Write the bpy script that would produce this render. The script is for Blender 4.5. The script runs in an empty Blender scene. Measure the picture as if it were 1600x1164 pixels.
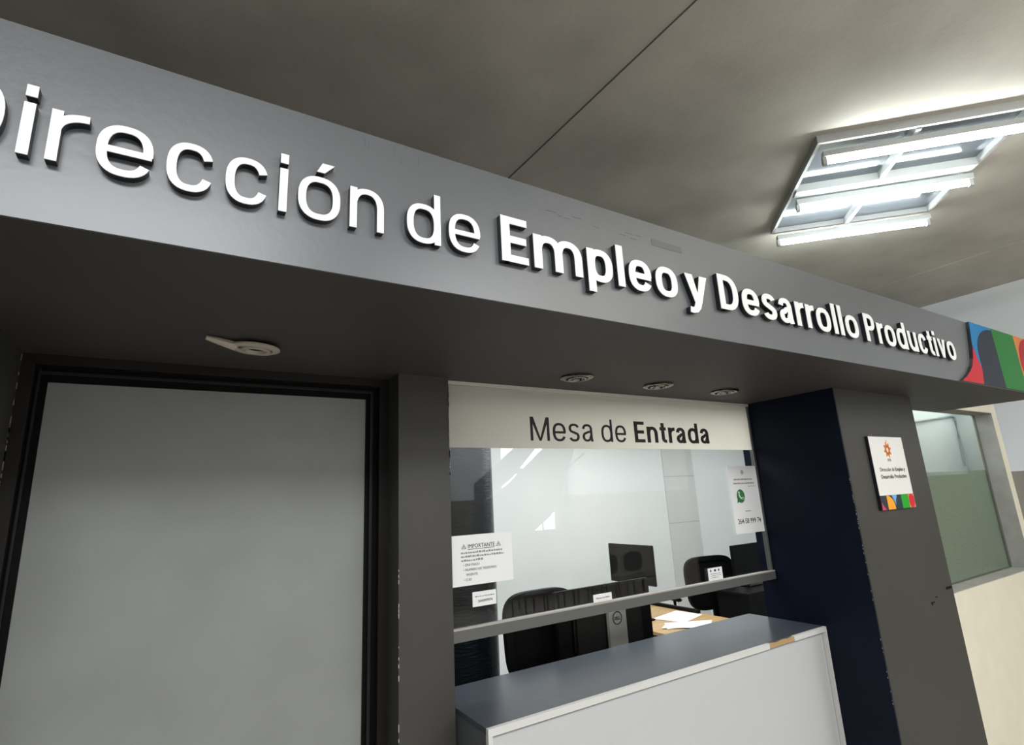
import bpy, bmesh, math, random
from mathutils import Vector, Matrix
random.seed(4)
SC = bpy.context.scene
COL = SC.collection
PI = math.pi

# ------------------------------------------------------------------ camera, world, light, exposure
cam_d = bpy.data.cameras.new('camera')
cam = bpy.data.objects.new('camera', cam_d); COL.objects.link(cam)
cam_d.sensor_width = 36; cam_d.lens = 831.954 / 1600 * 36
cam_d.clip_start = 0.02; cam_d.clip_end = 60
_f = 831.954
def _n(v): return Vector(v).normalized()
_X = _n((1365.0, 129.0, _f)); _Z = _n((-178.0, -3482.0, _f)); _Y = _Z.cross(_X)
M = Matrix((_X, _Y, _Z))                 # rows: world axes seen from the camera (right, down, forward)
r, d, fw = M.col[0], M.col[1], M.col[2]
R3 = Matrix((r, -d, -fw)).transposed()
cam.matrix_world = Matrix.Translation((0, 0, 1.85)) @ R3.to_4x4()
SC.camera = cam
SC.view_settings.view_transform = 'Standard'
SC.view_settings.look = 'None'
SC.view_settings.gamma = 1
SC.view_settings.exposure = 0.0
SC.view_settings.use_curve_mapping = False

w = bpy.data.worlds.new('world'); SC.world = w; w.use_nodes = True
w.node_tree.nodes['Background'].inputs[0].default_value = (0.75, 0.85, 1, 1)
w.node_tree.nodes['Background'].inputs[1].default_value = 1.0

def area(name, loc, size, sy, power, color=(1, 1, 1), rot=(0, 0, 0)):
    l = bpy.data.lights.new(name, 'AREA'); l.shape = 'RECTANGLE'; l.size = size; l.size_y = sy
    l.energy = power; l.color = color
    o = bpy.data.objects.new(name, l); COL.objects.link(o); o.location = loc; o.rotation_euler = rot
    return o
area('hall_light', (-0.6, -2.2, 3.92), 2.4, 1.6, 240, (0.95, 0.98, 1.0))
area('hall_light', (2.5, -2.4, 3.92), 1.6, 0.9, 100, (0.95, 0.98, 1.0))  # added fill, placed where its reflection brightens the middle of the fascia
area('hall_light', (5.4, -4.2, 3.92), 1.8, 1.8, 195, (0.98, 0.99, 1.0))
area('ceiling_fill', (3.8, -1.6, 3.35), 1.8, 1.2, 115, (1.0, 0.97, 0.90), (PI, 0, 0))  # added fill facing up, stands in for bare-tube and bounced light on the ceiling
area('office_light', (6.2, 3.7, 2.70), 1.6, 0.9, 20, (0.98, 0.99, 1.0))  # added fill that brightens the right part of the office back wall
area('office_light', (3.2, 3.35, 2.70), 3.4, 1.7, 88, (0.98, 0.99, 1.0))
area('back_room_fill', (6.2, 2.29, 2.66), 2.2, 0.25, 8, (0.97, 1.0, 0.98))  # unseen fill added to light the room behind the right-hand window

# ------------------------------------------------------------------ materials
MATS = {}
def rgb(*c):   # sRGB 0-255 to linear
    o = []
    for v in c:
        v = v / 255.0
        o.append(v / 12.92 if v <= 0.04045 else ((v + 0.055) / 1.055) ** 2.4)
    return tuple(o) + (1,)
def mat(name, col, rough=0.6, metal=0.0, spec=0.5, emit=None, noise=0.0, nscale=3.0, bump=0.0, bscale=80, stretch=(1, 1, 1), detail=4):
    if name in MATS: return MATS[name]
    m = bpy.data.materials.new(name); m.use_nodes = True; MATS[name] = m
    nt = m.node_tree; b = nt.nodes['Principled BSDF']
    b.inputs['Base Color'].default_value = col
    b.inputs['Roughness'].default_value = rough
    b.inputs['Metallic'].default_value = metal
    b.inputs['Specular IOR Level'].default_value = spec
    if emit:
        b.inputs['Emission Color'].default_value = tuple(emit[0]) + (1,); b.inputs['Emission Strength'].default_value = emit[1]
    if noise or bump:
        tc = nt.nodes.new('ShaderNodeTexCoord'); mp = nt.nodes.new('ShaderNodeMapping'); mp.inputs['Scale'].default_value = stretch
        nt.links.new(tc.outputs['Object'], mp.inputs['Vector'])
    if noise:
        nz = nt.nodes.new('ShaderNodeTexNoise'); nz.inputs['Scale'].default_value = nscale; nz.inputs['Detail'].default_value = detail
        nt.links.new(mp.outputs[0], nz.inputs['Vector'])
        rp = nt.nodes.new('ShaderNodeValToRGB')
        rp.color_ramp.elements[0].position = 0.3; rp.color_ramp.elements[1].position = 0.7
        rp.color_ramp.elements[0].color = tuple(c * (1 - noise) for c in col[:3]) + (1,)
        rp.color_ramp.elements[1].color = tuple(min(1, c * (1 + noise)) for c in col[:3]) + (1,)
        nt.links.new(nz.outputs['Fac'], rp.inputs[0]); nt.links.new(rp.outputs[0], b.inputs['Base Color'])
    if bump:
        n2 = nt.nodes.new('ShaderNodeTexNoise'); n2.inputs['Scale'].default_value = bscale; n2.inputs['Detail'].default_value = 3
        nt.links.new(mp.outputs[0], n2.inputs['Vector'])
        bp = nt.nodes.new('ShaderNodeBump'); bp.inputs['Strength'].default_value = bump; bp.inputs['Distance'].default_value = 0.01
        nt.links.new(n2.outputs['Fac'], bp.inputs['Height']); nt.links.new(bp.outputs[0], b.inputs['Normal'])
    return m

def glass_mat(name='clear glass', tint=(0.93, 0.96, 0.95), base=0.045):
    m = bpy.data.materials.new(name); m.use_nodes = True; MATS[name] = m
    nt = m.node_tree; N = nt.nodes; N.clear()
    out = N.new('ShaderNodeOutputMaterial'); mix = N.new('ShaderNodeMixShader')
    tr = N.new('ShaderNodeBsdfTransparent'); tr.inputs[0].default_value = tint + (1,)
    gl = N.new('ShaderNodeBsdfGlossy'); gl.inputs['Roughness'].default_value = 0.01
    ge = N.new('ShaderNodeNewGeometry'); dt = N.new('ShaderNodeVectorMath'); dt.operation = 'DOT_PRODUCT'
    nt.links.new(ge.outputs['Normal'], dt.inputs[0]); nt.links.new(ge.outputs['Incoming'], dt.inputs[1])
    ab = N.new('ShaderNodeMath'); ab.operation = 'ABSOLUTE'; nt.links.new(dt.outputs['Value'], ab.inputs[0])
    om = N.new('ShaderNodeMath'); om.operation = 'SUBTRACT'; om.inputs[0].default_value = 1; nt.links.new(ab.outputs[0], om.inputs[1])
    pw = N.new('ShaderNodeMath'); pw.operation = 'POWER'; pw.inputs[1].default_value = 5; nt.links.new(om.outputs[0], pw.inputs[0])
    ma = N.new('ShaderNodeMath'); ma.operation = 'MULTIPLY_ADD'; ma.inputs[1].default_value = 1 - base; ma.inputs[2].default_value = base
    nt.links.new(pw.outputs[0], ma.inputs[0]); nt.links.new(ma.outputs[0], mix.inputs[0])
    nt.links.new(tr.outputs[0], mix.inputs[1]); nt.links.new(gl.outputs[0], mix.inputs[2]); nt.links.new(mix.outputs[0], out.inputs[0])
    return m
def film_mat(name, col, transl=0.5, rough=0.6, noise=0.0, nscale=200):
    m = bpy.data.materials.new(name); m.use_nodes = True; MATS[name] = m
    nt = m.node_tree; N = nt.nodes; N.clear()
    out = N.new('ShaderNodeOutputMaterial'); mix = N.new('ShaderNodeMixShader'); mix.inputs[0].default_value = transl
    a = N.new('ShaderNodeBsdfPrincipled'); a.inputs['Base Color'].default_value = col; a.inputs['Roughness'].default_value = rough
    t = N.new('ShaderNodeBsdfTranslucent'); t.inputs[0].default_value = col
    if noise:
        tc = N.new('ShaderNodeTexCoord'); nz = N.new('ShaderNodeTexNoise'); nz.inputs['Scale'].default_value = nscale
        nt.links.new(tc.outputs['Object'], nz.inputs['Vector'])
        rp = N.new('ShaderNodeValToRGB'); rp.color_ramp.elements[0].position = 0.35; rp.color_ramp.elements[1].position = 0.65
        rp.color_ramp.elements[0].color = tuple(c * (1 - noise) for c in col[:3]) + (1,); rp.color_ramp.elements[1].color = tuple(c * (1 + noise) for c in col[:3]) + (1,)
        nt.links.new(nz.outputs['Fac'], rp.inputs[0]); nt.links.new(rp.outputs[0], a.inputs['Base Color']); nt.links.new(rp.outputs[0], t.inputs[0])
    nt.links.new(a.outputs[0], mix.inputs[1]); nt.links.new(t.outputs[0], mix.inputs[2]); nt.links.new(mix.outputs[0], out.inputs[0])
    return m
GLASS = glass_mat()
GLASS2 = glass_mat('office glass', (0.96, 0.97, 0.965), 0.032)

CEIL = mat('ceiling plaster', (0.44, 0.412, 0.36, 1), 0.85, noise=0.16, nscale=1.7, bump=0.12, bscale=30, detail=8)
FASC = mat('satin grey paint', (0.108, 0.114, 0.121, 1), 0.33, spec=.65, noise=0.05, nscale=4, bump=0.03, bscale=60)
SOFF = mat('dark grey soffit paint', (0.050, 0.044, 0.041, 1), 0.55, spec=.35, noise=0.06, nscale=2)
DARK = mat('charcoal paint', (0.040, 0.038, 0.033, 1), 0.5, noise=0.08, nscale=2.5, bump=0.04, bscale=40)
NAVY = mat('navy lacquer', (0.003, 0.005, 0.014, 1), 0.45, spec=.15)
WHITE_F = mat('white acrylic', (0.86, 0.86, 0.85, 1), 0.35)
BLACK_S = mat('black acrylic', (0.008, 0.009, 0.014, 1), 0.35)
ALU = mat('brushed aluminium', (0.2, 0.2, 0.195, 1), 0.4, 0.6)
BRONZE = mat('dark bronze frame', (0.010, 0.0085, 0.007, 1), 0.45, spec=.3)
GASKET = mat('black gasket', (0.002, 0.002, 0.0025, 1), 0.6, spec=.12)
LEAF = mat('grey door panel', (0.235, 0.243, 0.232, 1), 0.3, noise=0.10, nscale=2.2, bump=0.02, bscale=50)
CREAM = mat('cream paint', (0.80, 0.75, 0.61, 1), 0.8, noise=0.03, nscale=6, bump=0.06, bscale=50)
OFFW = mat('white office paint', (0.80, 0.82, 0.81, 1), 0.8, noise=0.02, nscale=2)
PAPER = mat('white paper', (0.80, 0.80, 0.80, 1), 0.7)
INK = mat('black ink', (0.02, 0.02, 0.022, 1), 0.6)
INKG = mat('grey ink', (0.25, 0.25, 0.26, 1), 0.7)
BLKP = mat('black plastic', (0.003, 0.003, 0.0035, 1), 0.5, spec=.12)
CHROME = mat('chrome', (0.22, 0.205, 0.185, 1), 0.12, 1.0)

# ------------------------------------------------------------------ mesh helpers
def box(bm, x0, x1, y0, y1, z0, z1, bev=0.0, mtx=None):
    res = bmesh.ops.create_cube(bm, size=1)
    vs = res['verts']
    for v in vs:
        v.co = Vector(((x0 + x1) / 2 + v.co.x * (x1 - x0), (y0 + y1) / 2 + v.co.y * (y1 - y0), (z0 + z1) / 2 + v.co.z * (z1 - z0)))
    if bev:
        es = list({e for v in vs for e in v.link_edges})
        r_ = bmesh.ops.bevel(bm, geom=es, offset=bev, segments=2, affect='EDGES')
        vs = list({v for v in r_['verts']} | {v for v in vs if v.is_valid})
    if mtx is not None:
        seen = set()
        for v in vs:
            if v.is_valid and v not in seen: seen.add(v); v.co = mtx @ v.co
    return vs
def prism(bm, pts, y0, y1):
    """closed outline in x,z given thickness between y0 (front) and y1 (back)"""
    a = [bm.verts.new((p[0], y0, p[1])) for p in pts]; b = [bm.verts.new((p[0], y1, p[1])) for p in pts]
    bm.faces.new(a); bm.faces.new(list(reversed(b)))
    n = len(pts)
    for i in range(n): bm.faces.new((a[i], b[i], b[(i + 1) % n], a[(i + 1) % n]))
def ribbon(bm, pts, wx, wz, y0, y1, closed=False):
    """a pen stroke along pts (x,z): wx wide where it runs upright, wz where it runs level"""
    n = len(pts); L = []; Rr = []
    for i in range(n):
        if closed: p, q = pts[i - 1], pts[(i + 1) % n]
        else: p, q = pts[max(0, i - 1)], pts[min(n - 1, i + 1)]
        tx, tz = q[0] - p[0], q[1] - p[1]; l = math.hypot(tx, tz) or 1; tx /= l; tz /= l
        nx, nz = -tz * wx / 2, tx * wz / 2
        L.append((pts[i][0] + nx, pts[i][1] + nz)); Rr.append((pts[i][0] - nx, pts[i][1] - nz))
    V = [[bm.verts.new((p[0], y, p[1])) for p in side] for side in (L, Rr) for y in (y0, y1)]
    lf, lb, rf, rb = V
    m = n if closed else n - 1
    for i in range(m):
        j = (i + 1) % n
        for q in ((lf[i], lf[j], rf[j], rf[i]), (lb[j], lb[i], rb[i], rb[j]), (lf[j], lf[i], lb[i], lb[j]), (rf[i], rf[j], rb[j], rb[i])):
            bm.faces.new(q)
    if not closed:
        bm.faces.new((lf[0], rf[0], rb[0], lb[0])); bm.faces.new((rf[-1], lf[-1], lb[-1], rb[-1]))
def tube(bm, pts, r, seg=12, cap=True):
    pts = [Vector(p) for p in pts]; rings = []
    for i, p in enumerate(pts):
        t = (pts[min(i + 1, len(pts) - 1)] - pts[max(0, i - 1)]).normalized()
        u = t.cross(Vector((0, 0, 1)))
        if u.length < 1e-3: u = t.cross(Vector((0, 1, 0)))
        u.normalize(); v = t.cross(u)
        rr = r[i] if isinstance(r, (list, tuple)) else r
        rings.append([bm.verts.new(p + rr * (math.cos(2 * PI * k / seg) * u + math.sin(2 * PI * k / seg) * v)) for k in range(seg)])
    for a, b in zip(rings, rings[1:]):
        for k in range(seg): bm.faces.new((a[k], a[(k + 1) % seg], b[(k + 1) % seg], b[k]))
    if cap: bm.faces.new(rings[0][::-1]); bm.faces.new(rings[-1])
def lathe(bm, prof, cx, cy, cz, seg=40, closed=False):
    rings = [[bm.verts.new((cx + p[0] * math.cos(2 * PI * k / seg), cy + p[0] * math.sin(2 * PI * k / seg), cz + p[1])) for k in range(seg)] for p in prof]
    pr = list(zip(rings, rings[1:])) + ([(rings[-1], rings[0])] if closed else [])
    for a, b in pr:
        for k in range(seg): bm.faces.new((a[k], a[(k + 1) % seg], b[(k + 1) % seg], b[k]))
    if not closed:
        if prof[0][0] > 1e-5: bm.faces.new(rings[0][::-1])
        if prof[-1][0] > 1e-5: bm.faces.new(rings[-1])
def obj(name, bm, m, parent=None, smooth=False, kind=None):
    bmesh.ops.recalc_face_normals(bm, faces=bm.faces)
    me = bpy.data.meshes.new(name); bm.to_mesh(me); bm.free()
    if smooth:
        for p in me.polygons: p.use_smooth = True
        me.set_sharp_from_angle(angle=math.radians(40))
    me.materials.append(m)
    o = bpy.data.objects.new(name, me); COL.objects.link(o)
    if parent is not None:
        o.parent = parent; o.matrix_parent_inverse = parent.matrix_world.inverted()
    if kind: o['kind'] = kind
    return o
def boxes(name, lst, m, parent=None, kind=None, bev=0.0):
    bm = bmesh.new()
    for b in lst: box(bm, *b, bev=bev)
    return obj(name, bm, m, parent, kind=kind)
def thing(name, label, cat, loc=(0, 0, 0), rz=0.0, group=None, kind=None):
    o = bpy.data.objects.new(name, None); COL.objects.link(o); o.empty_display_size = 0.1
    o.matrix_world = Matrix.Translation(loc) @ Matrix.Rotation(rz, 4, 'Z')
    o.location = loc; o.rotation_euler = (0, 0, rz)
    if kind: o['kind'] = kind
    if label: o['label'] = label
    if cat: o['category'] = cat
    if group: o['group'] = group
    return o
def tag(o, label, cat, group=None):
    o['label'] = label; o['category'] = cat
    if group: o['group'] = group
    return o
def local(name, bm, m, parent, smooth=False):
    """mesh given in the parent's own coordinates"""
    o = obj(name, bm, m, None, smooth); o.parent = parent; return o

# ------------------------------------------------------------------ lettering
def arc(cx, cz, rx, rz, a0, a1, n=18, e=2.5):
    o = []
    for i in range(n + 1):
        a = math.radians(a0 + (a1 - a0) * i / n); c, s = math.cos(a), math.sin(a)
        o.append((cx + rx * math.copysign(abs(c) ** (2 / e), c), cz + rz * math.copysign(abs(s) ** (2 / e), s)))
    return o
def glyph(ch, bold):
    """strokes of one letter, cap height 1; returns (list of shapes, advance width)"""
    w, h = (0.205, 0.155) if bold else (0.127, 0.102)
    X = 0.765; A = 1.03; sb = 0.075 if bold else 0.085           # x-height, ascender, side bearing
    S = []
    def st(pts, closed=False, wx=None, wz=None): S.append(('r', pts, closed, wx or w, wz or h))
    def po(*pts): S.append(('p', list(pts)))
    def bar(x0, x1, z0, z1): po((x0, z0), (x1, z0), (x1, z1), (x0, z1))
    def ring(cx, W, z0=-0.012, z1=None, e=2.5):
        z1 = X + 0.012 if z1 is None else z1
        st(arc(cx, (z0 + z1) / 2, (W - w) / 2, (z1 - z0 - h) / 2, 0, 360 * 47 / 48, 47, e), True)
    oW = 0.75 if bold else 0.70; nW = 0.68 if bold else 0.62
    base = {'ó': 'o', 'é': 'e', 'í': 'i'}.get(ch, ch)
    if base in 'li':
        bar(0, w, 0, A if base == 'l' else X); W = w
        if base == 'i' and ch != 'í': bar(0, w, 0.86, 1.03)
    elif base == 'o': ring(oW / 2, oW); W = oW
    elif base in 'dpqb':
        W = nW + 0.05; right = base in 'dq'
        bar(W - w if right else 0, W if right else w, -0.27 if base in 'pq' else 0, A if base in 'db' else X)
        cw = W - 0.01
        ring((cw / 2) if right else W - cw / 2, cw)
    elif base == 'c':
        W = 0.66 if bold else 0.62
        st(arc(W / 2, X / 2, (W - w) / 2, (X + .024 - h) / 2, 24, 336, 36))
    elif base == 'e':
        W = 0.72 if bold else 0.68
        st(arc(W / 2, X / 2, (W - w) / 2, (X + .024 - h) / 2, -1, 332, 40))
        bar(w * .6, W - w * .1, X / 2 - h * .5 - 0.005, X / 2 + h * .42)
    elif base in 'nmh':
        n = 2 if base == 'm' else 1; pw = (nW - w) if n == 1 else (0.53 if bold else 0.50)
        bar(0, w, 0, A if base == 'h' else X)
        for k in range(n):
            x0 = w / 2 + k * pw
            p = arc(x0 + pw / 2, X - 0.30 - h / 2 + .012, pw / 2, 0.30, 165, 0, 16, 2.3) + [(x0 + pw, 0.2), (x0 + pw, 0)]
            st(p)
        W = n * pw + w
    elif base == 'u':
        pw = nW - w
        bar(pw, pw + w, 0, X)
        st([(w / 2, X), (w / 2, .5)] + arc(w / 2 + pw / 2, 0.30 + h / 2 - .012, pw / 2, 0.30, 180, 345, 16, 2.3)); W = pw + w
    elif base == 'r':
        bar(0, w, 0, X); W = 0.42 if bold else 0.40
        st(arc(W + .02, X - 0.26 - h / 2, W + .02 - w / 2, 0.26 + .004, 170, 92, 12, 2.2) + [(W + .02, X - h / 2 + .004)], wz=h * 1.05)
    elif base == 't':
        W = 0.40 if bold else 0.36; x0 = 0.09 + w / 2
        st([(x0, 0.97), (x0, 0.4)] + arc(x0 + 0.17, 0.17 + h / 2, 0.17, 0.17, 180, 270, 8, 2.3) + [(W + .01, h / 2)])
        bar(0, W, X - h, X)
    elif base == 'a':
        W = 0.64 if bold else 0.60; xr = W - 0.04
        st(arc(xr / 2, X - .21 - h / 2 + .012, (xr - w) / 2, .21, 172, 0, 18, 2.4) + [(xr - w / 2, 0.16), (xr - w / 2 + .035, 0)])
        st([(xr - w * .6, X * .58), (xr * .55, X * .55)] + arc(xr * .45, .2 + .01, xr * .45 - w / 2, .2 + .0 - h / 2 + .02, 95, 350, 20, 2.2) + [(xr - w * .6, .26)], wz=h * .95)
    elif base == 's':
        W = 0.60 if bold else 0.56; q = X / 4
        up = arc(W / 2, X - q - h * .12, (W - w) / 2, q - h * .38 + .012, 15, 250, 20, 2.3)
        lo = arc(W / 2, q + h * .12, (W - w) / 2, q - h * .38 + .012, 70, -165, 20, 2.3)
        st(up[:-2] + [(W / 2, X / 2)] + lo[2:])
    elif base in 'vy':
        W = 0.66 if bold else 0.62; c = W / 2; g = w * .52
        po((0, X), (w * 1.08, X), (c + .01, h * 1.35), (c + g * .9, 0), (c - g * .95, 0))
        po((W, X), (c + g * .9, 0), (c - g * .75, 0), (c - .01, h * 1.35), (W - w * 1.08, X))
        if base == 'y': st([(c + .02, .08), (c - .04, -.10)] + [(c - .10, -.19), (c - .19, -.215), (c - .27, -.205)], wz=h, wx=w * .95)
    elif base == 'E': W = .62 if bold else .6; bar(0, w, 0, 1); bar(w * .5, W, 1 - h, 1); bar(w * .5, W - .03, .5 - h / 2, .5 + h / 2); bar(w * .5, W + .01, 0, h)
    elif base in 'DP':
        W = .75 if base == 'D' else .68; z0 = 0 if base == 'D' else .40
        bar(0, w, 0, 1); zc = (1 + z0) / 2; rz = (1 - z0 - h) / 2; rx = .36 if base == 'D' else .26
        xa = W - w / 2 - rx
        st([(w * .5, 1 - h / 2), (xa, 1 - h / 2)] + arc(xa, zc, rx, rz, 88, -88, 20, 2.4) + [(xa, z0 + h / 2), (w * .5, z0 + h / 2)])
    elif base == 'M':
        W = .95; bar(0, w, 0, 1); bar(W - w, W, 0, 1); c = W / 2
        po((0, 1), (w * 1.25, 1), (c + w * .38, 0), (c - w * .42, 0)); po((W, 1), (c + w * .42, 0), (c - w * .38, 0), (W - w * 1.25, 1))
    else: W = .3
    if ch in 'óéí': c = W / 2; po((c - .06, .87), (c + .07, .87), (c + .24, 1.05), (c + .03, 1.05))
    return S, W, sb
def letter_bm(ch, bold, x, z, sx, sz, y0, y1):
    S, W, sb = glyph(ch, bold); bm = bmesh.new()
    for i, s in enumerate(S):
        f = lambda p: (x + p[0] * sx, z + p[1] * sz)
        ya = y0 + i * .00012; yb = y1 - i * .00012
        if s[0] == 'r': ribbon(bm, [f(p) for p in s[1]], s[3] * sx, s[4] * sz, ya, yb, s[2])
        else: prism(bm, [f(p) for p in s[1]], ya, yb)
    return bm
def lay_word(word, bold, x0, x1):
    """places of the letters of a word between x0 and x1; returns (letter, x, scale)"""
    tot = 0; pos = []
    for i, ch in enumerate(word):
        S, W, sb = glyph(ch, bold)
        if i: tot += sb
        pos.append(tot); tot += W
        if i < len(word) - 1: tot += sb
        if ch == 'r' and i < len(word) - 1: tot -= .045
    s = (x1 - x0) / tot
    return [(ch, x0 + p * s, s) for ch, p in zip(word, pos)]
_font = None
def text_bm(body, x, z, h, y, width=None, bold=0.0, align='LEFT'):
    c = bpy.data.curves.new('t', 'FONT'); c.body = body; c.size = 1; c.offset = bold; c.resolution_u = 3
    o = bpy.data.objects.new('t', c); COL.objects.link(o)
    bpy.context.view_layer.update()
    me = bpy.data.meshes.new_from_object(o.evaluated_get(bpy.context.evaluated_depsgraph_get()))
    xs = [v.co.x for v in me.vertices]; ys = [v.co.y for v in me.vertices]
    a, b = min(xs), max(xs); s = h / 0.7; sx = (width / (b - a)) if width else s
    x0 = x - (b - a) * sx * (0.5 if align == 'C' else 0)
    bm = bmesh.new(); bm.from_mesh(me)
    for v in bm.verts: v.co = Vector((x0 + (v.co.x - a) * sx, y, z + v.co.y * s))
    bpy.data.objects.remove(o); bpy.data.curves.remove(c); bpy.data.meshes.remove(me)
    for e in bmesh.ops.extrude_face_region(bm, geom=list(bm.faces))['geom']:
        if isinstance(e, bmesh.types.BMVert): e.co.y += 0.0006
    return bm

# ------------------------------------------------------------------ the hall (structure)
SZ = 2.4025            # underside of the canopy
FL = -0.2
boxes('floor', [(-6, 8.4, -6.3, 6.8, FL - .1, FL)], mat('grey floor tile', (0.45, 0.43, 0.40, 1), 0.25, noise=0.06, nscale=5), kind='structure')
ceiling = boxes('ceiling', [(-6, 8.4, -6.3, 6.8, 4.0, 4.15)], CEIL, kind='structure')
boxes('floor_office', [(-2.6, 4.262, 2.42, 5.1, FL, 0), (4.262, 6.95, 2.13, 5.1, FL, 0)], mat('office floor', (0.3, 0.29, 0.27, 1), 0.3), kind='structure')
# two-tone painted right wall
def twotone(name, zl, up, lo):
    m = bpy.data.materials.new(name); m.use_nodes = True; nt = m.node_tree; b = nt.nodes['Principled BSDF']; b.inputs['Roughness'].default_value = .75
    ge = nt.nodes.new('ShaderNodeNewGeometry'); sp = nt.nodes.new('ShaderNodeSeparateXYZ'); nt.links.new(ge.outputs['Position'], sp.inputs[0])
    gt = nt.nodes.new('ShaderNodeMath'); gt.operation = 'GREATER_THAN'; gt.inputs[1].default_value = zl; nt.links.new(sp.outputs['Z'], gt.inputs[0])
    mx = nt.nodes.new('ShaderNodeMix'); mx.data_type = 'RGBA'; nt.links.new(gt.outputs[0], mx.inputs['Factor'])
    mx.inputs['A'].default_value = lo; mx.inputs['B'].default_value = up; nt.links.new(mx.outputs['Result'], b.inputs['Base Color'])
    return m
TWO = twotone('two tone wall paint', 1.88, (0.85, 0.88, 0.92, 1), (0.34, 0.31, 0.26, 1))
boxes('wall_right', [(7.96, 8.2, -6.3, 6.6, FL, 4.0)], TWO, kind='structure')
boxes('wall_left', [(-6, -5.8, -6.3, 6.6, FL, 4.0)], TWO, kind='structure')
boxes('wall_far', [(-5.8, 7.96, 6.4, 6.6, FL, 4.0)], TWO, kind='structure')
# wall behind the camera with a tall daylight window over the stair
bx0, bx1, bz0, bz1 = 6.15, 7.66, 1.14, 3.20
boxes('wall_back', [(-5.8, bx0, -6.2, -6.0, FL, 4.0), (bx1, 7.96, -6.2, -6.0, FL, 4.0), (bx0, bx1, -6.2, -6.0, FL, bz0), (bx0, bx1, -6.2, -6.0, bz1, 4.0)], TWO, kind='structure')
w3 = boxes('window_3', [(bx0, bx1, -6.12, -6.08, 2.42, 2.54), (bx0, bx1, -6.12, -6.08, 2.02, 2.08), (bx0, bx0 + .04, -6.12, -6.06, bz0, bz1), (bx1 - .04, bx1, -6.12, -6.06, bz0, bz1)], ALU, kind='structure')
boxes('window_pane', [(bx0, bx1, -6.15, -6.13, bz0, bz1)], mat('daylit frosted pane', (0.8, 0.8, 0.8, 1), 0.5, emit=((1.0, 0.99, 0.93), 9.0)), w3)
# ceiling joint and shallow beam
cj = bmesh.new()
ribbon(cj, [(1.86, 0), (1.86, 1)], .007, .007, 0, 1)
for v in cj.verts:
    t = v.co.z; yy = v.co.y; v.co = Vector((1.77 + (v.co.x - 1.86) + .16 * (1 - t), -2.5 + 5.3 * t, 3.997 - .0 + yy * .003))
obj('trim_1', cj, mat('dark joint', (0.09, 0.08, 0.07, 1), .9), kind='structure')
boxes('trim_2', [(6.62, 7.96, -3.0, 6.4, 3.99, 4.0)], CEIL, kind='structure')

# ------------------------------------------------------------------ the booth: canopy, columns, counter
canopy = thing('canopy', 'long grey canopy running over the door, counter window and pillar', 'canopy', (1.5, 1.4, SZ))
boxes('fascia', [(-2.6, 5.52, 1.225, 1.231, SZ, 2.815)], FASC, canopy)
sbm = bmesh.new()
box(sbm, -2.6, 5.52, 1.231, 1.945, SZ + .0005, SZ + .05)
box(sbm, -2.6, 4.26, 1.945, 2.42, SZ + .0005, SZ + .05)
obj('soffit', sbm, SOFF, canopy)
boxes('canopy_top', [(-2.6, 5.52, 1.231, 1.945, 2.77, 2.80), (-2.6, 4.26, 1.945, 2.42, 2.77, 2.80), (5.48, 5.52, 1.231, 1.945, SZ + .05, 2.77)], DARK, canopy)
# scuffs on the fascia
scm = mat('worn paint', (0.10, 0.105, 0.115, 1), .5)
def scuff(name, lst): boxes(name, lst, scm, canopy)
for i in range(9):
    x = random.uniform(.9, 1.35); z = 2.745 - (x - .9) * .02 + random.uniform(-.012, .012); l = random.uniform(.01, .045)
    scuff('scuff_mark', [(x, x + l, 1.2242, 1.2252, z, z + random.uniform(.001, .003))])
scuff('scuff_mark', [(1.40, 1.56, 1.2242, 1.2252, 2.725, 2.75)])
for x, z in ((.35, 2.79), (.36, 2.785), (.43, 2.79), (.45, 2.77), (.5, 2.78)):
    scuff('scuff_mark', [(x, x + .002, 1.2242, 1.2252, z - .015, z + .01)])


col_l = boxes('column', [(0.775, 1.008, 2.145, 2.419, FL, SZ)], DARK); tag(col_l, 'narrow charcoal column between the grey door and the counter window', 'column')
cb = bmesh.new()
for i in range(34):
    z = random.uniform(.1, 1.6); box(cb, .774, .776, 2.144, 2.1465, z, z + random.uniform(.004, .02))
for i in range(26):
    z = random.uniform(1.95, 2.35); box(cb, 1.006, 1.0095, 2.1435, 2.147, z, z + random.uniform(.004, .03))
obj('chipped_edge', cb, mat('bare chipped edge', (0.55, 0.52, 0.47, 1), .7), col_l)
pil = thing('pillar', 'wide charcoal pillar with navy left side, carrying the small white plaque', 'pillar', (3.77, 1.95, 0))
boxes('pillar_body', [(3.282, 4.262, 1.632, 2.12, FL, SZ), (3.282, 4.0, 2.12, 2.285, FL, SZ)], DARK, pil)
boxes('side_panel', [(3.270, 3.282, 1.632, 2.285, FL, SZ)], NAVY, pil)
cb = bmesh.new()
for i in range(34):
    z = random.uniform(.7, 1.9); box(cb, 3.2690, 3.2715, 1.6308, 1.6335, z, z + random.uniform(.003, .009))
obj('chipped_edge', cb, mat('chipped pillar edge', (0.28, 0.28, 0.27, 1), .7), pil)
pml = boxes('paint_mark', [(3.93, 3.98, 1.6305, 1.632, 1.115, 1.121), (4.0, 4.03, 1.6305, 1.632, 1.14, 1.145), (4.17, 4.25, 1.6305, 1.632, 1.165, 1.18), (3.935, 3.95, 1.6305, 1.632, 1.105, 1.116)], GASKET, pil)
lp = boxes('pillar', [(-2.6, -0.468, 1.632, 2.42, FL, SZ)], DARK)
tag(lp, 'dark pillar at the left picture edge beside the door', 'pillar')
cb = bmesh.new()
for i in range(20):
    z = random.uniform(1.9, 2.38); box(cb, -.469, -.466, 2.262, 2.268, z, z + random.uniform(.006, .03))
obj('chipped_edge', cb, mat('bare chipped edge2', (0.2, 0.18, 0.16, 1), .7), lp)

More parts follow.
